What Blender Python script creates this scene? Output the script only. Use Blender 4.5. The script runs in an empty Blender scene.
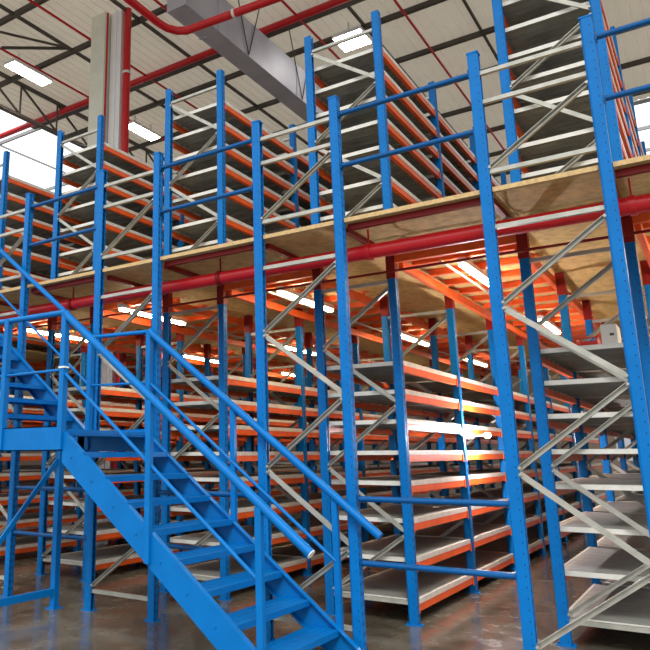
import bpy, math, random
from mathutils import Vector, Matrix
random.seed(7)
S = bpy.context.scene
COL = S.collection

# ------------------------------------------------------------------ camera
cam_d = bpy.data.cameras.new('camera'); cam = bpy.data.objects.new('camera', cam_d); COL.objects.link(cam)
CAM = Vector((2.2630, -4.9733, 1.3778))
yaw, pitch, roll = math.radians(35.3457), math.radians(12.9048), math.radians(-0.30066)
fw = Vector((-math.sin(yaw)*math.cos(pitch), math.cos(yaw)*math.cos(pitch), math.sin(pitch)))
r0 = Vector((math.cos(yaw), math.sin(yaw), 0)); u0 = r0.cross(fw)
rr = r0*math.cos(roll) + u0*math.sin(roll); uu = -r0*math.sin(roll) + u0*math.cos(roll)
cam.matrix_world = Matrix(((rr.x, uu.x, -fw.x, CAM.x), (rr.y, uu.y, -fw.y, CAM.y), (rr.z, uu.z, -fw.z, CAM.z), (0, 0, 0, 1)))
F_PX = 704.93
cam_d.sensor_width = 36; cam_d.lens = F_PX/650*36
cam_d.shift_x = 113.65/650; cam_d.shift_y = -32.33/650
cam_d.clip_end = 300
S.camera = cam

# ------------------------------------------------------------------ world, exposure
w = bpy.data.worlds.new('world'); S.world = w; w.use_nodes = True
bg = w.node_tree.nodes['Background']
_tc = w.node_tree.nodes.new('ShaderNodeTexCoord'); _sp = w.node_tree.nodes.new('ShaderNodeSeparateXYZ'); _rp = w.node_tree.nodes.new('ShaderNodeValToRGB')
w.node_tree.links.new(_tc.outputs['Generated'], _sp.inputs[0]); w.node_tree.links.new(_sp.outputs['Z'], _rp.inputs['Fac']); w.node_tree.links.new(_rp.outputs['Color'], bg.inputs[0])
_rp.color_ramp.elements[0].position = 0.0; _rp.color_ramp.elements[0].color = (.20, .205, .21, 1)
_rp.color_ramp.elements[1].position = 0.45; _rp.color_ramp.elements[1].color = (.95, .98, 1, 1)
bg.inputs[1].default_value = 2.2
sun_d = bpy.data.lights.new('sun', 'SUN'); sun = bpy.data.objects.new('sun', sun_d); COL.objects.link(sun)
sun_d.energy = 2.0; sun_d.angle = math.radians(14); sun_d.color = (1, .98, .93)
sun.rotation_euler = Vector((-.42, .72, -.80)).to_track_quat('-Z', 'Y').to_euler()
S.view_settings.view_transform = 'Standard'; S.view_settings.look = 'None'
S.view_settings.gamma = 1; S.view_settings.exposure = 0.0; S.view_settings.use_curve_mapping = False
TUBE_POWER = 60.0
HIGH_POWER = 25.0

def project(p):
    d = Vector(p) - CAM
    z = d.dot(fw)
    if z < .05: return None
    return (325 - 113.65 + F_PX*d.dot(rr)/z, 325 - 32.33 - F_PX*d.dot(uu)/z)

# ------------------------------------------------------------------ materials
def mat(name, col, rough=.5, metal=0, spec=.5, var=.0, scale=3, bump=0, bscale=40, col2=None):
    m = bpy.data.materials.new(name); m.use_nodes = True
    nt = m.node_tree; b = nt.nodes['Principled BSDF']
    b.inputs['Roughness'].default_value = rough; b.inputs['Metallic'].default_value = metal
    b.inputs['Specular IOR Level'].default_value = spec
    b.inputs['Base Color'].default_value = (*col, 1)
    tc = nt.nodes.new('ShaderNodeTexCoord')
    if var or col2:
        n = nt.nodes.new('ShaderNodeTexNoise'); n.inputs['Scale'].default_value = scale; n.inputs['Detail'].default_value = 5
        nt.links.new(tc.outputs['Object'], n.inputs['Vector'])
        r = nt.nodes.new('ShaderNodeValToRGB')
        c2 = col2 or tuple(c*(1-var) for c in col)
        r.color_ramp.elements[0].position = .35; r.color_ramp.elements[1].position = .65
        r.color_ramp.elements[0].color = (*c2, 1); r.color_ramp.elements[1].color = (*col, 1)
        nt.links.new(n.outputs['Fac'], r.inputs['Fac']); nt.links.new(r.outputs['Color'], b.inputs['Base Color'])
    if bump:
        n2 = nt.nodes.new('ShaderNodeTexNoise'); n2.inputs['Scale'].default_value = bscale
        nt.links.new(tc.outputs['Object'], n2.inputs['Vector'])
        bp = nt.nodes.new('ShaderNodeBump'); bp.inputs['Strength'].default_value = bump; bp.inputs['Distance'].default_value = .01
        nt.links.new(n2.outputs['Fac'], bp.inputs['Height']); nt.links.new(bp.outputs['Normal'], b.inputs['Normal'])
    return m

def emis(name, col, s):
    m = bpy.data.materials.new(name); m.use_nodes = True; nt = m.node_tree; nt.nodes.clear()
    e = nt.nodes.new('ShaderNodeEmission'); o = nt.nodes.new('ShaderNodeOutputMaterial')
    e.inputs[0].default_value = (*col, 1); e.inputs[1].default_value = s
    nt.links.new(e.outputs[0], o.inputs[0]); return m

BLUE = mat('blue_powder_coat', (.0, .148, .46), .42, spec=.18, var=.12, scale=6)
RAILB = mat('shaded_rail_blue', (.0, .08, .26), .35, spec=.25, var=.1, scale=6)  # darker than the post blue: shade on the rail undersides is painted in
ORANGE = mat('orange_powder_coat', (.85, .118, .014), .42, var=.15, scale=8)
GALV = mat('galvanised_steel', (.46, .445, .385), .42, .35, var=.25, scale=9)
SHELF = mat('grey_shelf_steel', (.38, .375, .335), .5, .25, var=.25, scale=4)
LIP = mat('pale_shelf_lip', (.70, .68, .61), .35, var=.15, scale=12)
RED = mat('red_pipe_paint', (.62, .006, .012), .32, var=.1)
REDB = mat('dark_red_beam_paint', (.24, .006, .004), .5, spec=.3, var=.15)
BOARD = mat('chipboard', (.66, .45, .17), .75, var=.3, scale=14, bump=.2, bscale=120)
BOARDE = mat('chipboard_edge', (.62, .42, .19), .8, var=.25, scale=40)
DARK = mat('dark_steel', (.085, .070, .055), .6, var=.3)
DUCT = mat('galvanised_duct', (.52, .51, .58), .5, .15, var=.2, scale=1.5)
CONC = mat('pale_column_paint', (.84, .85, .74), .8, var=.08, scale=3)
PIPEW = mat('pale_grey_casing', (.95, .96, .98), .5, var=.06, scale=2)
WHITE = mat('white_enamel', (.8, .8, .78), .5)
CARD = mat('white_carton', (.78, .75, .68), .8, var=.1)
BIN = mat('red_plastic', (.5, .03, .02), .4)
TUBE = emis('fluorescent_glow', (1, .86, .60), TUBE_POWER)
HIGH = emis('skylight_glow', (1, .97, .90), HIGH_POWER)

def perforated():
    """blue coat with two columns of punched slots on the faces that look along X"""
    m = BLUE.copy(); m.name = 'perforated_blue_upright'
    nt = m.node_tree; b = nt.nodes['Principled BSDF']
    src = b.inputs['Base Color'].links[0].from_socket
    N = nt.nodes.new; L = nt.links.new
    def math_(op, a, bb=None, c=None):
        n = N('ShaderNodeMath'); n.operation = op
        for i, v in enumerate((a, bb, c)):
            if v is None: continue
            if isinstance(v, (int, float)): n.inputs[i].default_value = v
            else: L(v, n.inputs[i])
        return n.outputs[0]
    tc = N('ShaderNodeTexCoord'); sx = N('ShaderNodeSeparateXYZ'); L(tc.outputs['Object'], sx.inputs[0])
    ge = N('ShaderNodeNewGeometry'); sn = N('ShaderNodeSeparateXYZ'); L(ge.outputs['Normal'], sn.inputs[0])
    z = math_('FRACT', math_('MULTIPLY', sx.outputs['Z'], 1/.066))
    zz = math_('LESS_THAN', z, .38)
    ay = math_('ABSOLUTE', math_('SUBTRACT', math_('ABSOLUTE', sx.outputs['Y']), .017))
    yy = math_('LESS_THAN', ay, .006)
    nx = math_('GREATER_THAN', math_('ABSOLUTE', sn.outputs['X']), .8)
    sx1 = math_('MULTIPLY', math_('MULTIPLY', zz, yy), nx)
    # round clip holes on the narrow faces
    z2 = math_('ABSOLUTE', math_('SUBTRACT', math_('FRACT', math_('MULTIPLY', sx.outputs['Z'], 1/.066)), .5))
    ax = math_('LESS_THAN', math_('ABSOLUTE', math_('SUBTRACT', sx.outputs['X'], 0.020)), .0035)
    ny = math_('GREATER_THAN', math_('ABSOLUTE', sn.outputs['Y']), .8)
    sx2 = math_('MULTIPLY', math_('MULTIPLY', math_('LESS_THAN', z2, .07), ax), ny)
    f = math_('MAXIMUM', sx1, sx2)
    mx = N('ShaderNodeMix'); mx.data_type = 'RGBA'
    L(f, mx.inputs[0]); L(src, mx.inputs[6]); mx.inputs[7].default_value = (.004, .03, .10, 1)
    L(mx.outputs[2], b.inputs['Base Color'])
    return m
PERF = perforated()

# ------------------------------------------------------------------ mesh helpers
class MB:
    def __init__(s): s.v = []; s.f = []; s.sm = []
    def add(s, vs, fs, smooth=False):
        o = len(s.v); s.v += [tuple(v) for v in vs]; s.f += [tuple(i+o for i in f) for f in fs]; s.sm += [smooth]*len(fs); return s
    def box(s, x0, x1, y0, y1, z0, z1):
        vs = [(x, y, z) for x in (x0, x1) for y in (y0, y1) for z in (z0, z1)]
        return s.add(vs, [(0, 1, 3, 2), (4, 6, 7, 5), (0, 4, 5, 1), (2, 3, 7, 6), (0, 2, 6, 4), (1, 5, 7, 3)])
    def prism(s, prof, z0, z1):
        n = len(prof); vs = [(x, y, z0) for x, y in prof] + [(x, y, z1) for x, y in prof]
        fs = [(i, (i+1) % n, n+(i+1) % n, n+i) for i in range(n)] + [tuple(range(n))[::-1], tuple(range(n, 2*n))]
        return s.add(vs, fs)
    def sweep(s, prof, a, b, up=(0, 0, 1)):
        """extrude profile (u,v) from a to b; u along side, v along up"""
        a, b = Vector(a), Vector(b); d = (b-a).normalized(); up = Vector(up)
        u = d.cross(up)
        if u.length < 1e-4: u = d.cross(Vector((1, 0, 0)))
        u.normalize(); v = u.cross(d)
        n = len(prof); vs = [a+u*p+v*q for p, q in prof] + [b+u*p+v*q for p, q in prof]
        fs = [(i, (i+1) % n, n+(i+1) % n, n+i) for i in range(n)] + [tuple(range(n))[::-1], tuple(range(n, 2*n))]
        return s.add(vs, fs)
    def bar(s, a, b, wd, ht, up=(0, 0, 1)):
        return s.sweep([(-wd/2, -ht/2), (wd/2, -ht/2), (wd/2, ht/2), (-wd/2, ht/2)], a, b, up)
    def tube(s, pts, r, n=12, cap=True):
        pts = [Vector(p) for p in pts]; rings = []
        prev = None
        for i, p in enumerate(pts):
            if i == 0: d = pts[1]-p
            elif i == len(pts)-1: d = p-pts[i-1]
            else: d = (pts[i+1]-p).normalized()+(p-pts[i-1]).normalized()
            d.normalize()
            if prev is None:
                a = d.cross(Vector((0, 0, 1)))
                if a.length < 1e-3: a = d.cross(Vector((1, 0, 0)))
            else: a = prev - d*prev.dot(d)
            a.normalize(); prev = a; bb = d.cross(a)
            rings.append([p+a*math.cos(2*math.pi*k/n)*r+bb*math.sin(2*math.pi*k/n)*r for k in range(n)])
        vs = [v for rg in rings for v in rg]
        fs = [(i*n+k, i*n+(k+1) % n, (i+1)*n+(k+1) % n, (i+1)*n+k) for i in range(len(rings)-1) for k in range(n)]
        s.add(vs, fs, True)
        if cap:
            o = len(vs)
            s.add(rings[0], [tuple(range(n))[::-1]]); s.add(rings[-1], [tuple(range(n))])
        return s
    def mesh(s, name, m):
        me = bpy.data.meshes.new(name); me.from_pydata(s.v, [], s.f)
        me.polygons.foreach_set('use_smooth', s.sm)
        import bmesh
        bm = bmesh.new(); bm.from_mesh(me); bmesh.ops.recalc_face_normals(bm, faces=bm.faces); bm.to_mesh(me); bm.free()
        me.materials.append(m); return me

def place(name, me, parent=None, loc=(0, 0, 0)):
    o = bpy.data.objects.new(name, me); COL.objects.link(o); o.location = loc
    if parent: o.parent = parent
    return o
def obj(name, mb, m, parent=None, loc=(0, 0, 0)): return place(name, mb.mesh(name, m), parent, loc)
def thing(name, loc, label, cat, group=None):
    o = bpy.data.objects.new(name, None); COL.objects.link(o); o.location = loc; o.empty_display_size = .1
    o['label'] = label; o['category'] = cat
    if group: o['group'] = group
    return o
def tag(o, label, cat, group=None):
    o['label'] = label; o['category'] = cat
    if group: o['group'] = group
    return o
def struct(name, mb, m, loc=(0, 0, 0), parent=None):
    o = obj(name, mb, m, parent, loc)
    if parent is None: o['kind'] = 'structure'
    return o

# ------------------------------------------------------------------ measures
PITCH = 1.89; D = .75; BAY = 1.7; YP = 1.09
ROWS = {1: 1.13, 0: -.755, -1: -2.645, -2: -4.535, -3: -6.425, -4: -8.315, -5: -10.205, -6: -12.095}     # left post X of each rack row
DECK = 3.2; RH = 10.5; XW = -10.9; YE = 30.0; XL0 = -16.5; XR = -12.35
LOW = [.19, .515, .83, 1.14, 1.40, 1.67, 1.93, 2.185]
UP = [.21, .48, .75, 1.08, 1.35, 1.60, 1.87, 2.13]

# ------------------------------------------------------------------ the hall
def concrete():
    m = bpy.data.materials.new('worn_concrete_floor'); m.use_nodes = True; nt = m.node_tree; b = nt.nodes['Principled BSDF']
    tc = nt.nodes.new('ShaderNodeTexCoord'); N = nt.nodes.new; L = nt.links.new
    n1 = N('ShaderNodeTexNoise'); n1.inputs['Scale'].default_value = .9; n1.inputs['Detail'].default_value = 9; n1.inputs['Roughness'].default_value = .65
    L(tc.outputs['Object'], n1.inputs['Vector'])
    r = N('ShaderNodeValToRGB'); e = r.color_ramp.elements
    e[0].position = .36; e[0].color = (.062, .047, .030, 1); e[1].position = .68; e[1].color = (.21, .182, .135, 1)
    L(n1.outputs['Fac'], r.inputs['Fac'])
    n2 = N('ShaderNodeTexNoise'); n2.inputs['Scale'].default_value = 5; n2.inputs['Detail'].default_value = 8
    L(tc.outputs['Object'], n2.inputs['Vector'])
    mx = N('ShaderNodeMix'); mx.data_type = 'RGBA'; mx.blend_type = 'OVERLAY'; mx.inputs[0].default_value = .5
    L(r.outputs['Color'], mx.inputs[6]); L(n2.outputs['Fac'], mx.inputs[7]); L(mx.outputs[2], b.inputs['Base Color'])
    rr_ = N('ShaderNodeMapRange'); rr_.inputs[1].default_value = .35; rr_.inputs[2].default_value = .7; rr_.inputs[3].default_value = .10; rr_.inputs[4].default_value = .34
    L(n2.outputs['Fac'], rr_.inputs[0]); L(rr_.outputs[0], b.inputs['Roughness'])
    b.inputs['Coat Weight'].default_value = .5; b.inputs['Coat Roughness'].default_value = .16
    return m
struct('floor', MB().box(-24, 16, -14, YE+.2, -.2, 0), concrete())

def roof_mat():
    m = bpy.data.materials.new('beige_roof_sheet'); m.use_nodes = True; nt = m.node_tree; b = nt.nodes['Principled BSDF']
    N = nt.nodes.new; L = nt.links.new
    tc = N('ShaderNodeTexCoord'); n = N('ShaderNodeTexNoise'); n.inputs['Scale'].default_value = 1.2; n.inputs['Detail'].default_value = 6
    L(tc.outputs['Object'], n.inputs['Vector'])
    r = N('ShaderNodeValToRGB'); r.color_ramp.elements[0].color = (.60, .53, .43, 1); r.color_ramp.elements[1].color = (.70, .63, .52, 1)
    L(n.outputs['Fac'], r.inputs['Fac']); L(r.outputs['Color'], b.inputs['Base Color']); b.inputs['Roughness'].default_value = .8; b.inputs['Specular IOR Level'].default_value = .1
    tr = N('ShaderNodeBsdfTranslucent'); L(r.outputs['Color'], tr.inputs['Color']); ms = N('ShaderNodeMixShader'); ms.inputs[0].default_value = .16
    out = nt.nodes['Material Output']; L(b.outputs[0], ms.inputs[1]); L(tr.outputs[0], ms.inputs[2]); L(ms.outputs[0], out.inputs[0])
    return m
# corrugated roof sheet, ribs running away from the camera
SKY_X0, SKY_X1, SKY_Y0, SKY_Y1 = 1.25, 6.5, 15.6, 26.0        # skylight in the right part of the roof
def sheets(x0, x1, y0, y1):
    mb = MB(); x = x0; prof = []
    while x < x1-.01:
        prof += [(x, RH), (x+.15, RH), (x+.165, RH+.02), (x+.195, RH+.02)]; x += .21
    prof.append((x1, RH)); n = len(prof)
    vs = [(px, y0, pz) for px, pz in prof] + [(px, y1, pz) for px, pz in prof]
    mb.add(vs, [(i, i+1, n+i+1, n+i) for i in range(n-1)])
    return mb
mb = sheets(XR, SKY_X0, -3, YE+.1)
for q in (sheets(SKY_X0, 9, -3, SKY_Y0), sheets(SKY_X0, 9, SKY_Y1, YE+.1), sheets(SKY_X1, 9, SKY_Y0, SKY_Y1)): mb.add(q.v, q.f)
ROOF = roof_mat()
struct('ceiling', mb, ROOF)

# end wall and left wall: low cladding and a tall band of panes
GL = bpy.data.materials.new('window_glass'); GL.use_nodes = True
_nt = GL.node_tree; _nt.nodes.clear()
_o = _nt.nodes.new('ShaderNodeOutputMaterial'); _t = _nt.nodes.new('ShaderNodeBsdfTransparent'); _g = _nt.nodes.new('ShaderNodeBsdfGlossy'); _m = _nt.nodes.new('ShaderNodeMixShader')
_g.inputs['Roughness'].default_value = .05; _m.inputs[0].default_value = .06
_nt.links.new(_t.outputs[0], _m.inputs[1]); _nt.links.new(_g.outputs[0], _m.inputs[2]); _nt.links.new(_m.outputs[0], _o.inputs[0])
WALL = mat('brown_wall_cladding', (.20, .15, .11), .7, var=.1, scale=1)
FRAME = mat('grey_window_frame', (.33, .34, .34), .6)
struct('wall_back', MB().box(XL0, 9, YE, YE+.2, 0, 1.0).box(XL0, -1.5, YE, YE+.2, 1.0, RH), WALL)
struct('wall_left', MB().box(XL0-.2, XL0, -3, YE, 0, 5.0), WALL)
def window(name, axis, a0, a1, z0, z1, n, m):
    fr = MB()
    def bx(p0, p1, q0, q1, t=.05):
        if axis == 'X': fr.box(p0, p1, YE+.1-t, YE+.1+t, q0, q1)
        else: fr.box(XL0-.1-t, XL0-.1+t, p0, p1, q0, q1)
    for i in range(n+1):
        c = a0+(a1-a0)*i/n; bx(max(a0, c-.03), min(a1, c+.03), z0, z1)
    for j in range(m+1):
        c = z0+(z1-z0)*j/m; bx(a0, a1, max(z0, c-.03), min(z1, c+.03), .04)
    o = struct(name, fr, FRAME)
    g = MB()
    if axis == 'X': g.box(a0, a1, YE+.1, YE+.11, z0, z1)
    else: g.box(XL0-.11, XL0-.10, a0, a1, z0, z1)
    obj('window_pane', g, GL, o)
window('window_1', 'X', -1.5, 9, 1.0, RH, 8, 6)
window('window_2', 'Y', -3, YE, 5.0, RH, 14, 4)
def skylight(name, x0, x1, y0, y1, ys, xs):
    fr = MB()
    for y in ys: fr.box(x0, x1, y-.03, y+.03, RH-.10, RH)
    for x in xs: fr.box(x-.02, x+.02, y0, y1, RH-.05, RH)
    o = struct(name, fr, FRAME); obj('window_pane', MB().box(x0, x1, y0, y1, RH, RH+.01), GL, o)
skylight('window_3', XL0-.1, XR, -3, YE, [-2.9+3.4*i for i in range(10)], [XR-.05, -14.3, XL0])
skylight('window_4', SKY_X0, SKY_X1, SKY_Y0, SKY_Y1, [15.64, 17.5, 19.3, 21.1, 22.9, 24.7, 25.96], [1.3, 3.0, 4.7, 6.4])
# purlins across, joists along
for i, y in enumerate([3.4, 5.09, 8.15, 9.88, 11.58, 13.31, 15.0, 16.8, 18.6, 20.4, 22.2]):
    mb = MB().box(XR, 9 if y < 15.5 else SKY_X0, y-.042, y+.042, RH-.12, RH-.01)
    tag(obj('roof_purlin', mb, DARK), ['dark roof purlin nearest the front, crossing the top left corner', 'dark roof purlin just in front of the big red roof beam',
        'dark roof purlin just behind the big red roof beam', 'dark roof purlin, second behind the big red roof beam', 'dark roof purlin, third behind the big red roof beam',
        'dark roof purlin, fourth behind the big red roof beam', 'dark roof purlin, fifth behind the big red roof beam', 'dark roof purlin, sixth behind the big red roof beam', 'dark roof purlin, seventh behind the big red roof beam', 'dark roof purlin, eighth behind the big red roof beam', 'dark roof purlin, ninth behind the big red roof beam'][i], 'beam', 'purlins under the roof')
for i, x in enumerate([-8.75, -6.73, -2.9, -.88, 1.1]):
    tag(obj('roof_joist', MB().box(x-.022, x+.022, -3, YE, RH-.08, RH-.005), DARK),
        'thin dark roof joist running back, ' + ['leftmost of the five', 'just right of the pale column', 'just right of the grey duct', 'above the middle aisle', 'above the rack row at the right edge'][i], 'beam', 'thin roof joists')
# big dark red beam with fire main
mb = MB().box(XR, 3.5, 6.94, 7.10, RH-.20, RH-.0); tag(obj('roof_girder', mb, DARK), 'dark girder directly above the big red pipe under the roof', 'beam')
mb = MB().tube([(XL0+.1, 6.80, RH-.20), (-2.6, 6.80, RH-.20)], .08)
o = tag(obj('fire_main', mb, RED), 'thick red pipe crossing under the roof behind column and duct', 'pipe')
for i, x in enumerate([-9.84, -7.95, -5.9, -3.83, -1.97, 3.0]):
    mb = MB().tube([(x, -2, RH-.18), (x, YE-.3, RH-.18)], .028, 8)
    tag(obj('sprinkler_pipe', mb, RED), 'thin red sprinkler pipe along the roof, ' + ['leftmost, above the bright left windows', 'left of the pale column', 'right of the pale column', 'beside the grey duct on its right', 'above the second rack row from right', 'far right edge'][i], 'pipe', 'thin red sprinkler pipes under the roof')
# truss along the left windows
t = thing('roof_truss', (XW, 0, 9.6), 'dark lattice roof truss running along the top of the bright left windows', 'truss')
obj('bottom_chord', MB().bar((0, -3, 0), (0, YE, 0), .08, .08), DARK, t); obj('top_chord', MB().bar((0, -3, .84), (0, YE, .84), .08, .08), DARK, t)
y = 3.0; k = 0
while y < 14:
    obj('web_member', MB().bar((0, y, .04), (0, y, .8), .035, .035), DARK, t)
    obj('web_member', MB().bar((0, y, .8), (0, y+1.2, .04), .045, .045), DARK, t); y += 1.2
t = thing('roof_truss', (-8.4, 3.6, RH-.4), 'dark sloping brace meeting a purlin at the top left corner', 'truss')
obj('strut', MB().bar((-1.1, .1, 0), (.1, 1.0, 0), .05, .05), DARK, t)
obj('strut', MB().bar((-.9, -.75, 0), (.1, 1.0, 0.0), .04, .04), DARK, t)

# duct
t = thing('air_duct', (-4.54, 3.6, 9.0), 'large grey square air duct hanging under the roof', 'duct')
obj('duct_body', MB().box(-.21, .21, 0, 18, 0, .80), DUCT, t)
for y in (1.0, 4.0, 7.0, 10, 13): obj('flange', MB().box(-.225, .225, y-.015, y+.015, -.015, .81), DUCT, t)
for y in (2.0, 4.2, 6.4):
    obj('hanger_wire', MB().tube([(.235, y, .0), (.235, y+.5, 1.45)], .012, 6), DARK, t); obj('hanger_wire', MB().tube([(.235, y, .0), (.235, y-.5, 1.45)], .012, 6), DARK, t)
mb = MB().tube([(-4.06, .6, 8.0), (-4.06, 2.55, 7.95), (-4.03, 2.72, 7.94), (-3.94, 2.86, 7.93), (-3.8, 2.95, 7.93), (-1.2, 3.15, 7.93)], .065, 14)
pp = obj('elbow_pipe', mb, RED); tag(pp, 'bright red pipe with an elbow, in front of the grey duct', 'pipe')
obj('pipe_clamp', MB().tube([(-2.97, 3.012, 7.93), (-2.93, 3.016, 7.93)], .075, 14), WHITE, pp)

# column with casing and red riser
tag(obj('column', MB().box(-7.552, -7.159, 4.5, 4.852, 0, RH-.0), CONC), 'pale grey-green square column rising to the roof at upper left', 'column')
tag(obj('pipe_casing', MB().box(-7.117, -6.827, 4.645, 4.894, 0, RH-.0).box(-7.003, -6.941, 4.614, 4.645, 0, RH), PIPEW), 'whitish boxed-in casing between the pale column and the red pipe', 'casing')
tag(obj('conduit', MB().tube([(-7.159, 4.573, 0), (-7.159, 4.573, RH)], .025, 8), RED), 'thin red conduit in the gap beside the pale column', 'pipe')
rp = obj('riser_pipe', MB().tube([(-6.724, 4.728, 0), (-6.724, 4.728, RH)], .075, 16), RED); tag(rp, 'thick bright red vertical pipe right of the pale column', 'pipe')
obj('pipe_clamp', MB().tube([(-6.724, 4.728, 9.0), (-6.724, 4.728, 9.05)], .085, 16), WHITE, rp)
# roof lights
for i, (x, y, wd, ln) in enumerate([(-9.9, 4.8, .16, .55), (-9.75, 8.7, .16, .55), (-3.15, 8.0, .3, .3)]):
    t = thing('roof_light', (x, y, RH-.4), ['white strip roof light at the far upper left', 'white strip roof light just right of the red vertical pipe', 'white square roof light above the tall rack frame in the middle'][i], 'lamp', 'lit panels under the roof')
    obj('housing', MB().box(-wd-.03, wd+.03, -ln-.03, ln+.03, .02, .10).box(-.02, .02, -ln*.6, -ln*.6+.03, .1, .39).box(-.02, .02, ln*.6, ln*.6+.03, .1, .39), WHITE, t)
    obj('diffuser', MB().box(-wd, wd, -ln, ln, 0, .02), HIGH, t)

# ------------------------------------------------------------------ uprights
def upright_mesh(h, side, holes=True):
    """open channel post; web at +X when side=1"""
    a, dp, t = .038, .036, .004
    P = [(a, -dp+.004), (a, dp-.004), (a-.004, dp), (-a+.012, dp), (-a, dp-.010), (-a, dp-.022), (-a+t, dp-.022), (-a+t, dp-.012), (-a+.014, dp-t),
         (a-t, dp-t), (a-t, -dp+t), (-a+.014, -dp+t), (-a+t, -dp+.012), (-a+t, -dp+.022), (-a, -dp+.022), (-a, -dp+.010), (-a+.012, -dp), (a-.004, -dp)]
    # groove pressed in the web
    P[0:2] = [(a, -dp+.004), (a, -.006), (a-.004, -.003), (a-.004, .003), (a, .006), (a, dp-.004)]
    P = [(x*side, y) for x, y in P]
    return MB().prism(P, 0, h).mesh('upright', PERF)
plate = MB().box(-.065, .065, -.042, .042, 0, .008)
for sx in (-1, 1): plate.tube([(sx*.052, 0, .008), (sx*.052, 0, .022)], .009, 8)
PLATE = plate.mesh('base_plate', BLUE)

def channel(a, b, wd, dp, back, up):
    if back < 0: dp *= .8
    else: dp *= 1.5; wd *= .92
    """C channel bar; back=+1 shows its open side to -Y"""
    t = .004
    P = [(-wd/2, 0), (wd/2, 0), (wd/2, dp), (wd/2-t, dp), (wd/2-t, t), (-wd/2+t, t), (-wd/2+t, dp), (-wd/2, dp)]
    mb = MB(); A, B = Vector(a), Vector(b); d = (B-A).normalized()
    n = Vector((0, -1, 0)) if back > 0 else Vector((0, 1, 0))
    # sweep with v along n
    u = d.cross(n).normalized(); off = -n*dp/2
    m_ = len(P); vs = [A+off+u*p+n*q for p, q in P]+[B+off+u*p+n*q for p, q in P]
    fs = [(i, (i+1) % m_, m_+(i+1) % m_, m_+i) for i in range(m_)]+[tuple(range(m_))[::-1], tuple(range(m_, 2*m_))]
    mb.add(vs, fs)
    for p in (A+d*.018, B-d*.018): mb.tube([p+Vector((0, -.030, 0)), p+Vector((0, -.010, 0))], .010, 8)
    return mb
def braces(nodes, hz, xl=.028, xr=D-.028, wd=.036):
    """nodes: z alternately at right, left...; returns list of meshes"""
    out = []
    for (xa, za), (xb, zb), o in nodes:
        A = (xr if xa else xl, 0, za); B = (xr if xb else xl, 0, zb)
        out.append(channel(A, B, wd, .020, o, None).mesh('diagonal_brace', GALV))
    hs = [MB().box(xl, xr, -.014, .014, z-.016, z+.016).box(xl, xr, -.018, -.014, z-.016, z-.008).mesh('horizontal_brace', GALV) for z in hz]
    return out, hs
LD, LHZ = braces([((1, 2.86), (0, 2.36), 1), ((0, 2.34), (1, 1.82), -1), ((1, 1.79), (0, 1.27), 1), ((0, 1.25), (1, .73), -1), ((1, .70), (0, .21), 1)], [2.91, .17])
UDg, UHZ = braces([((0, 2.27), (1, 1.77), -1), ((1, 1.72), (0, 1.26), 1), ((0, 1.22), (1, .72), -1), ((1, .67), (0, .20), 1)], [2.30])
FUD, FUH = braces([((1, 3.80), (0, 3.34), 1)], [4.09, 3.86, 3.32])

# walkway frames at the very front
FP = [upright_mesh(4.255, -1), upright_mesh(4.255, 1)]
CAPM = MB().box(-.041, .041, -.039, .039, 0, .012).mesh('post_cap', BLUE)
fr_lab = {1: 'pair of tall blue posts nearest the camera at far right, joined by grey cross bracing', 0: 'pair of tall blue posts right of the staircase foot, joined by grey bracing',
          -1: 'pair of tall blue posts standing right behind the staircase and its landing', -2: 'pair of blue posts at the left edge, behind the upper stair flight',
          2: 'pair of blue posts beyond the right edge holding the last guard rails', -3: 'pair of blue posts beyond the left edge holding the walkway'}
FRAMES = {}
for r in (1, 0, -1, -2, 2, -3):
    t = thing('upright_frame', (ROWS.get(r, 3.02), 0, 0), fr_lab[r], 'rack frame', 'front row of blue post frames carrying the walkway'); FRAMES[r] = t
    for s in (0, 1):
        u = place('upright', FP[s], t, (D*s, 0, 0)); place('base_plate', PLATE, u); place('post_cap', CAPM, u, (0, 0, 4.255))
    for m in LD+FUD: place('diagonal_brace', m, t)
    for m in LHZ+FUH: place('horizontal_brace', m, t)

# ------------------------------------------------------------------ bays
def shelf_mesh():
    mb = MB(); n = 8; y0 = .045; w_ = (BAY-.09)/n
    for i in range(n):
        a = y0+i*w_; b = a+w_-.004
        mb.box(-.002, D+.002, a, b, -.004, 0)
        mb.box(-.002, D+.002, a, a+.003, -.034, -.004); mb.box(-.002, D+.002, b-.003, b, -.034, -.004)
        mb.box(.03, D-.03, a+w_*.45, a+w_*.55, -.012, -.004)
    nf = len(mb.f)
    mb.box(-.022, -.002, y0, BAY-.045, -.038, .003); mb.box(D+.002, D+.024, y0, BAY-.045, -.038, .003)
    mb.box(-.002, D+.002, y0-.004, y0-.0005, -.036, .001); mb.box(-.002, D+.002, BAY-.0445, BAY-.041, -.036, .001)
    me = mb.mesh('shelf', SHELF); me.materials.append(LIP)
    for p in me.polygons[nf:]: p.material_index = 1
    return me
def beam_mesh(s):
    """stepped orange beam with hooked end connectors; s=+1 on the right side"""
    mb = MB(); P = [(-.018, -.096), (.022, -.096), (.022, -.039), (.004, -.039), (.004, -.046), (-.018, -.046)]
    P = [(x*s, z) for x, z in P]; n = len(P); a, b = .042, BAY-.046
    vs = [(x, a, z) for x, z in P]+[(x, b, z) for x, z in P]
    mb.add(vs, [(i, (i+1) % n, n+(i+1) % n, n+i) for i in range(n)]+[tuple(range(n))[::-1], tuple(range(n, 2*n))])
    for y in (a, b-.03):
        x0, x1 = sorted((.023*s, .030*s)); mb.box(x0, x1, y-(.018 if y < 1 else 0), y+.030, -.112, -.030)
    return mb.mesh('beam', ORANGE)
SH = shelf_mesh(); BR, BL = beam_mesh(1), beam_mesh(-1)
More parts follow.
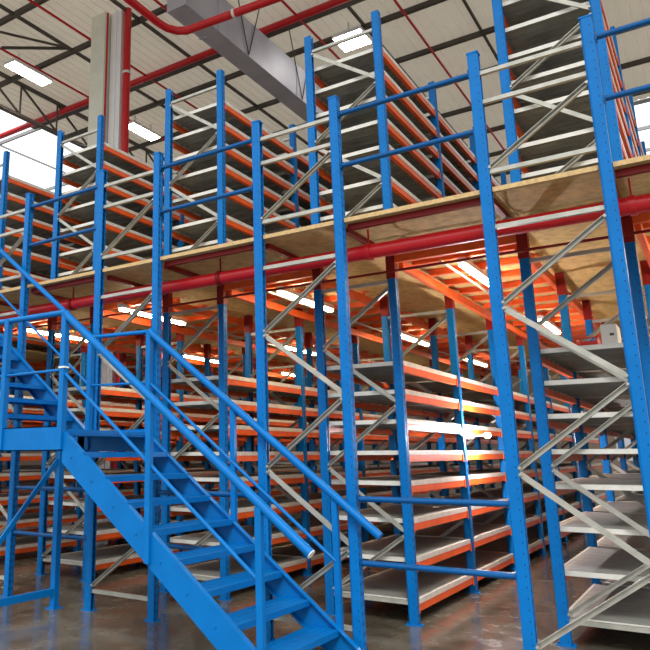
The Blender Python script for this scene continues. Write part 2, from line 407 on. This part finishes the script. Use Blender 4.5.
LP = [upright_mesh(3.165, -1), upright_mesh(3.165, 1)]; UPP = [upright_mesh(2.48, -1), upright_mesh(2.48, 1)]
CLIP = MB().box(-.042, .042, -.040, .040, 2.93, 3.165).mesh('beam_bracket', REDB)

def make_bay(upper, start=False):
    t = bpy.data.objects.new('upper_rack_bay' if upper else 'lower_rack_bay', None); COL.objects.link(t); t.empty_display_size = .1
    for s in (0, 1):
        u = place('upright', (UPP if upper else LP)[s], t, (D*s, 0, 0))
        if not upper:
            place('base_plate', PLATE, u); place('beam_bracket', CLIP, u)
    for m in (UDg if upper else LD): place('diagonal_brace', m, t)
    for m in (UHZ if upper else LHZ): place('horizontal_brace', m, t)
    for z in (UP if upper else LOW):
        place('shelf', SH, t, (0, 0, z)); place('beam', BR, t, (D, 0, z)); place('beam', BL, t, (0, 0, z))
    return t
def dup(o, parent=None):
    c = o.copy(); COL.objects.link(c)
    if parent: c.parent = parent
    for ch in list(o.children): dup(ch, c)
    return c
ORD = ['nearest front', 'second from front', 'third from front', 'fourth from front', 'fifth from front', 'sixth from front', 'seventh from front']
ROWN = {1: 'rack row at the right edge', 0: 'second rack row from right', -1: 'third rack row from right', -2: 'fourth rack row from right', -3: 'fifth rack row from right', -4: 'sixth rack row from right', -5: 'seventh rack row from right', -6: 'leftmost rack row'}
def visible(X, k, z0, z1):
    inside = 0
    for y in (YP+k*BAY, YP+(k+.5)*BAY, YP+(k+1)*BAY):
        for x in (X, X+D):
            for z in (z0, (z0+z1)/2, z1):
                p = project((x, y, z))
                if p and -12 < p[0] < 662 and -12 < p[1] < 662: inside += 1
    return inside > 0
protoL = protoU = None; NB = 7
for r in sorted(ROWS, reverse=True):
    for k in range(NB):
        for upper in (False, True):
            X = ROWS[r]
            if not visible(X, k, DECK if upper else 0, 5.68 if upper else DECK): continue
            if upper:
                if protoU is None: t = protoU = make_bay(True)
                else: t = dup(protoU)
                t.location = (X, YP+k*BAY, DECK)
                t['label'] = 'upper-floor shelving bay with orange beams, %s in %s' % (ORD[k], ROWN[r]); t['group'] = 'shelving bays on the upper floor'
            else:
                if protoL is None: t = protoL = make_bay(False)
                else: t = dup(protoL)
                t.location = (X, YP+k*BAY, 0)
                t['label'] = 'ground-floor shelving bay with orange beams, %s in %s' % (ORD[k], ROWN[r]); t['group'] = 'shelving bays on the ground floor'
            t['category'] = 'shelving'

# ------------------------------------------------------------------ mezzanine deck
def deck_board(x0, x1, y0, y1, step=2.1):
    mb = MB(); y = y0
    while y < y1-.01:
        e = min(y+step, y1); mb.box(x0+.002, x1-.002, y+.002, e-.004, -.030, 0); y = e
    return mb
YEND = YP+NB*BAY
X0W, X1W = -4.7, 3.2
t = thing('walkway_deck', (0, 0, DECK), 'long chipboard walkway deck crossing the picture between the front blue posts and racks', 'deck')
edge = MB(); x = X0W-2.4
brd = MB()
for a, b in [(-7.1, -5.0), (-5.0, -2.9), (-2.9, -.9), (-.9, 1.2), (1.2, 3.2), (3.2, 5.0)]:
    brd.box(a+.002, b-.002, .045, YP-.045, -.030, 0)
obj('board', brd, BOARD, t)
ed = MB()
gaps = []
for r in (-3, -2, -1, 0, 1):
    gaps.append((ROWS[r]+D+.042, ROWS[r+1]-.042 if r < 1 else 5.0)); gaps.append((ROWS[r]+.042, ROWS[r]+D-.042))
for a, b in gaps:
    ed.box(a, b, -.004, .044, -.030, .004)
obj('board_edge', ed, BOARDE, t)
for a, b in gaps[::2]:
    obj('edge_beam', MB().box(a, b, .06, .10, -.078, -.032), REDB, t)
    obj('back_beam', MB().box(a, b, YP-.03, YP+.02, -.125, -.032), ORANGE, t)
for r in (-2, -1, 0, 1):
    for s in (0, D):
        obj('cross_beam', MB().box(ROWS[r]+s-.02, ROWS[r]+s+.02, .13, YP-.05, -.075, -.032), REDB, t)
# sprinkler main under the walkway
mb = MB().tube([(-7, .27, 2.975), (5, .27, 2.975)], .060, 18)
sp = obj('sprinkler_main', mb, RED); tag(sp, 'thick bright red pipe hung just under the walkway deck', 'pipe')
for x in (-5.2, -3.3, -1.35, .12, 1.98):
    c = MB().tube([(x-.02, .27, 2.975), (x+.02, .27, 2.975)], .070, 18).box(x-.006, x+.006, .264, .276, 3.03, 3.165)
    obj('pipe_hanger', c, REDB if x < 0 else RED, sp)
for x in (.33, 1.15, -2.2):
    obj('sprinkler_head', MB().tube([(x, .27, 3.02), (x, .5, 3.12), (x+.06, .62, 3.12)], .012, 8), GALV, sp)
tag(obj('branch_pipe', MB().tube([(-6, .92, 2.96), (4.4, .92, 2.96)], .012, 8), REDB), 'thin red pipe under the rear edge of the walkway, behind the thick one', 'pipe')

# deck panels over rows and aisles
JOI = MB().box(.09, PITCH-D-.09, -.03, .03, -.090, -.034).box(.045, PITCH-D-.045, -.045, .045, -.042, -.034).mesh('joist', ORANGE)
AIS = {1: 'the aisle at the right edge', 0: 'the wide middle aisle', -1: 'the aisle behind the staircase foot', -2: 'the aisle behind the stair landing', -3: 'the aisle at the left edge', -4: 'the aisle left of the fifth rack row', -5: 'the aisle left of the sixth rack row', -6: 'the aisle left of the seventh rack row'}
for r in (1, 0, -1, -2, -3, -4, -5, -6):
    X = ROWS[r]+D
    t = thing('aisle_deck', (X, YP, DECK), 'chipboard floor on orange joists spanning over %s' % AIS[r], 'deck', 'floor sections over the aisles')
    y0 = 4.1 if r == -4 else 0     # the building column stands in this aisle
    obj('board', deck_board(.0, PITCH-D, y0, YEND-YP), BOARD, t)
    for j in range(8 if y0 else 0, 23): place('joist', JOI, t, (0, .32+.5*j, 0))
    for s in (.066, PITCH-D-.066): obj('edge_beam', MB().box(s-.022, s+.022, y0+.05, YEND-YP, -.175, -.092), ORANGE, t)
for r in ROWS:
    t = tag(obj('rack_deck', deck_board(.0, D, .048, YEND-YP, 2.1), BOARD, None, (ROWS[r], YP, DECK)), 'chipboard deck strip on top of the lower racks, %s' % ROWN[r], 'deck', 'deck strips over the rack rows')

# ------------------------------------------------------------------ guard rails
names = {0: 'middle aisle', -1: 'aisle beside the staircase foot', -2: 'aisle beside the stair landing', 1: 'aisle at the right edge'}
for r in (1, 0, -1, -2, -3):
    xa = ROWS[r]+D; xb = ROWS[r]+PITCH
    if r == -3: xa += .0
    nm = names.get(r, 'aisle at the left edge')
    t = thing('guard_rail', ((xa+xb)/2, 0, DECK), 'two dark blue guard rails on the walkway above the %s' % nm, 'railing', 'walkway guard rails')
    h = (xb-xa)/2-.045
    for z in (.905, .452):
        obj('rail', MB().tube([(-h, .0, z), (h, .0, z)], .021, 12).box(-h, -h+.006, -.03, .03, z-.03, z+.03).box(h-.006, h, -.03, .03, z-.03, z+.03), RAILB, t)
    if r in (0, -1, -2):
        t = thing('barrier_rail', ((xa+xb)/2, 0, 0), 'two low blue rails at ground level closing off the %s' % nm, 'railing', 'low barrier rails')
        for z in (1.055, .615):
            obj('rail', MB().tube([(-h, .0, z), (h, .0, z)], .021, 12).box(-h, -h+.006, -.03, .03, z-.03, z+.03).box(h-.006, h, -.03, .03, z-.03, z+.03), RAILB, t)

# ------------------------------------------------------------------ staircase
XT, ZT, SL = -1.88, 1.572, .775           # landing edge, platform height, slope
YN, YF = -1.12, -.085
RISE, GO = ZT/9, .2205
def stringer(x0, x1, ztop, y, flip, th=.235):
    """sloped channel; flanges to the inside (flip=+1 -> +Y)"""
    mb = MB()
    def slab(a, b, o0, o1):   # o0..o1 vertical offsets from top line
        y0, y1 = sorted((a, b)); V = []
        for x in (x0, x1):
            zt = ztop-SL*(x-x0)
            for yy in (y0, y1):
                for zz in (zt+o0, zt+o1): V.append((x, yy, zz))
        mb.add(V, [(0, 1, 3, 2), (4, 6, 7, 5), (0, 4, 5, 1), (2, 3, 7, 6), (0, 2, 6, 4), (1, 5, 7, 3)])
    slab(y, y+flip*.006, -th, 0); slab(y+flip*.006, y+flip*.045, -.009, 0); slab(y+flip*.006, y+flip*.045, -th, -th+.009)
    return mb
t = thing('staircase', (XT, 0, 0), 'bright blue steel stair flight descending to the floor at lower right', 'stairs')
x1 = XT+9*GO+.02
for y, f in ((YN, 1), (YF, -1)):
    m = stringer(0, x1-XT, ZT-.015, y, f)
    for i in range(9):
        xx = .1+i*GO; zz = ZT-.015-.12-SL*xx
        if f > 0: m.tube([(xx, y-.006, zz), (xx, y+.002, zz)], .009, 8)
    m.box(x1-XT-.02, x1-XT+.06, min(y, y+f*.06), max(y, y+f*.06), 0, .012)
    obj('stringer', m, BLUE, t)
for k in range(1, 9):
    z = ZT-RISE*k; xn = GO*k+.012
    m = MB().box(xn-.235, xn, YN+.008, YF-.008, z-.004, z).box(xn-.004, xn, YN+.008, YF-.008, z-.040, z-.004).box(xn-.235, xn-.231, YN+.008, YF-.008, z-.040, z-.004)
    for j in range(3): m.box(xn-.19+.055*j, xn-.178+.055*j, YN+.02, YF-.02, z, z+.0025)
    obj('tread', m, BLUE, t)
def rz(x): return 2.475-.782*(x+1.9)
for y, xe in ((YN, .228), (YF, .228)):
    h = obj('handrail', MB().tube([(-1.9-XT, y, 2.49), (-1.87-XT, y, rz(-1.87)), (xe-XT, y, rz(xe))], .030, 16), BLUE, t)
    if y == YN: obj('end_cap', MB().tube([(xe-XT, y, rz(xe)), (xe+.004-XT, y, rz(xe)-.003)], .029, 16), WHITE, h)
    obj('mid_rail', MB().tube([(-1.88-XT, y, rz(-1.88)-.46), (-.12-XT, y, rz(-.12)-.46)], .014, 10), BLUE, t)
    for x in (-1.0, -.115):
        yy = y+(-.010 if y == YN else .010)
        zt = ZT-.015-SL*(x-XT); zb = zt-.21 if y == YN else zt-.20
        obj('newel_post', MB().box(x-.022-XT, x+.022-XT, yy-.018, yy+.018, max(zb, 0.02), rz(x)-.02), BLUE, t)

# landing
XL = -2.66
t = thing('stair_landing', (XT, 0, 0), 'blue steel landing platform at left between the two stair flights', 'landing')
obj('platform', MB().box(XL-XT, 0, YN+.01, YF-.01, ZT-.03, ZT), BLUE, t)
obj('fascia', MB().box(-1.15, .0, YN-.004, YN+.006, 1.41, 1.598).box(-1.15, 0, YN-.004, YN+.05, 1.590, 1.598).box(-1.15, 0, YN-.004, YN+.05, 1.41, 1.418), BLUE, t)
obj('fascia', MB().box(-.9, .0, YF-.006, YF+.004, 1.41, 1.598), BLUE, t)
obj('end_beam', MB().box(-.03, -.004, YN+.01, YF-.01, ZT-.045, ZT+.0), BLUE, t)
for y, nm in ((YN+.0, ''), (YF, '')):
    top = 2.50
    obj('newel_post', MB().box(-.045, .005, y-.025, y+.025, 1.42, top-.01), BLUE, t)
obj('newel_post', MB().box(XL+.03-XT, XL+.08-XT, YN-.025, YN+.025, 1.42, 2.515), BLUE, t)
obj('top_rail', MB().tube([(XL-.4-XT, YN, 2.505), (-.02, YN, 2.495)], .024, 12), BLUE, t)
obj('mid_rail', MB().tube([(XL-.4-XT, YN, 2.03), (-.02, YN, 2.033)], .012, 10), BLUE, t)
obj('top_rail', MB().tube([(XL-.0-XT, YF, 2.50), (-.02, YF, 2.48)], .020, 12), BLUE, t)
obj('mid_rail', MB().tube([(XL-.0-XT, YF, 2.03), (-.02, YF, 2.01)], .012, 10), BLUE, t)
obj('collar', MB().box(-.05, .010, YN-.030, YN+.030, 2.045, 2.058), WHITE, t)
for y in (-.12, -1.09):
    l = obj('leg', MB().box(-2.98-XT-.03, -2.98-XT+.03, y-.03, y+.03, 0, 1.45), BLUE, t)
    obj('base_plate', MB().box(-2.98-XT-.06, -2.98-XT+.06, y-.06, y+.06, 0, .01), BLUE, l)
obj('bottom_beam', MB().box(-2.98-XT-.02, -2.98-XT+.02, -1.06, -.15, .115, .175), BLUE, t)
obj('diagonal_brace', MB().bar((-2.98-XT-.0, -1.06, .34), (-2.98-XT, -.15, 1.33), .02, .045), BLUE, t)
# upper flight
XU, ZU = -2.64, 1.572
t = thing('staircase', (XU, 0, ZU), 'blue stair flight at the left edge climbing from the landing to the walkway', 'stairs')
def ustring(y, f):
    mb = MB(); n = 10*GO
    V = []
    y0, y1 = sorted((y, y+f*.006))
    def slab(y0, y1, o0, o1):
        V = []
        for x in (.0, -n):
            for yy in (y0, y1):
                for zz in (SL*-x+o0, SL*-x+o1): V.append((x, yy, zz))
        mb.add(V, [(0, 1, 3, 2), (4, 6, 7, 5), (0, 4, 5, 1), (2, 3, 7, 6), (0, 2, 6, 4), (1, 5, 7, 3)])
    slab(y0, y1, -.21, .03); a, b = sorted((y+f*.006, y+f*.045)); slab(a, b, .021, .03); slab(a, b, -.21, -.201)
    return mb
obj('stringer', ustring(YF, -1), BLUE, t); obj('stringer', ustring(YN, 1), BLUE, t)
for k in range(1, 10):
    z = .163*k; xn = -.21*k+.02
    obj('tread', MB().box(xn-.235, xn, YN+.008, YF-.008, z-.004, z).box(xn-.004, xn, YN+.008, YF-.008, z-.040, z-.004).box(xn-.235, xn-.231, YN+.008, YF-.008, z-.040, z-.004), BLUE, t)
obj('handrail', MB().tube([(.0, YF, 2.50-ZU), (-2.1, YF, 2.50-ZU+2.1*.765)], .026, 14), BLUE, t)
obj('mid_rail', MB().tube([(.0, YF, 2.02-ZU), (-2.1, YF, 2.02-ZU+2.1*.765)], .013, 10), BLUE, t)
obj('newel_post', MB().box(-.03, .02, YF-.025, YF+.025, -.15, .92), BLUE, t)

# ------------------------------------------------------------------ tube lamps under the deck
TW = emis('tube_glow', (1, .86, .60), TUBE_POWER)
def lamp_m():
    body = MB().box(-.034, .034, 0, 1.25, .028, .075).box(-.01, .01, .3, .32, .075, .155).box(-.01, .01, .93, .95, .075, .155).mesh('housing', WHITE)
    tb = MB()
    for x in (-.017, .017): tb.tube([(x, .03, .012), (x, 1.22, .012)], .0145, 10)
    return body, tb.mesh('light_tube', TW)
LB, LT = lamp_m()
pos = [(.56, 1.3, 'nearest, in the wide middle aisle'), (.56, 4.7, 'second back in the wide middle aisle'), (.56, 8.1, 'third back in the wide middle aisle'), (.56, 11.0, 'farthest in the wide middle aisle'),
       (-1.32, 1.3, 'front one in the aisle behind the stair foot'), (-1.32, 4.7, 'second in the aisle behind the stair foot'), (-1.32, 8.1, 'third in the aisle behind the stair foot'),
       (-3.25, .95, 'front one in the aisle behind the landing'), (-3.22, 4.6, 'second in the aisle behind the landing'), (-3.22, 8.0, 'third in the aisle behind the landing'),
       (-5.22, 1.2, 'front one in the aisle at the left edge'), (-5.12, 4.6, 'second in the aisle at the left edge'), (-5.12, 8.0, 'third in the aisle at the left edge'),
       (2.45, 1.5, 'front one in the aisle at the right edge'), (2.45, 4.9, 'second in the aisle at the right edge')]
for i, (x, y, lab) in enumerate(pos):
    t = thing('tube_lamp', (x, y, 3.015), 'glowing fluorescent tube lamp under the deck, ' + lab, 'lamp', 'tube lamps under the deck')
    place('housing', LB, t); place('light_tube', LT, t)

for i, (x, nm) in enumerate([(.41, 'middle aisle'), (-1.47, 'aisle behind the staircase foot'), (-3.36, 'aisle behind the landing')]):
    tag(obj('cable_conduit', MB().tube([(x, 1.2, 3.06), (x, 12.5, 3.06)], .014, 8), GALV), 'thin pale cable conduit running back under the deck of the %s' % nm, 'conduit', 'conduits under the deck')
# ------------------------------------------------------------------ goods left on the shelves
t = thing('carton', (1.70, 1.27, LOW[7]), 'white carton on the top shelf of the nearest right rack', 'box')
obj('box_body', MB().box(-.11, .0, 0, .28, .0, .17), CARD, t); obj('tape', MB().box(-.113, .003, .12, .16, .168, .173), WHITE, t); obj('hand_hole', MB().box(-.05, -.02, -.003, .0, .08, .10), DARK, t)
t = thing('bin', (1.46, 1.62, LOW[7]), 'small red plastic bin beside the white carton', 'bin')
obj('bin_body', MB().box(-.10, .06, 0, .22, 0, .008).box(-.10, -.095, 0, .22, .008, .12).box(.055, .06, 0, .22, .008, .12).box(-.095, .055, 0, .005, .008, .07).box(-.095, .055, .215, .22, .008, .12), BIN, t)
obj('rim', MB().box(-.105, -.095, 0, .22, .12, .13).box(.055, .065, 0, .22, .12, .13).box(-.105, .065, -.006, 0, .12, .13).box(-.105, .065, .22, .226, .12, .13), BIN, t)

# glaring work lamp at the rack edge beside the middle aisle
t = thing('work_lamp', (.20, 3.05, 1.56), 'small glaring work lamp on the rack edge beside the middle aisle', 'lamp')
obj('bulb', MB().tube([(0, .03, 0), (0, .0, 0), (0, -.012, 0)], .028, 14), emis('work_lamp_glow', (1, .93, .96), 3200), t)
obj('bracket', MB().box(-.168, -.02, .02, .035, -.006, .006).box(-.172, -.16, -.2, .06, -.03, .03), WHITE, t)
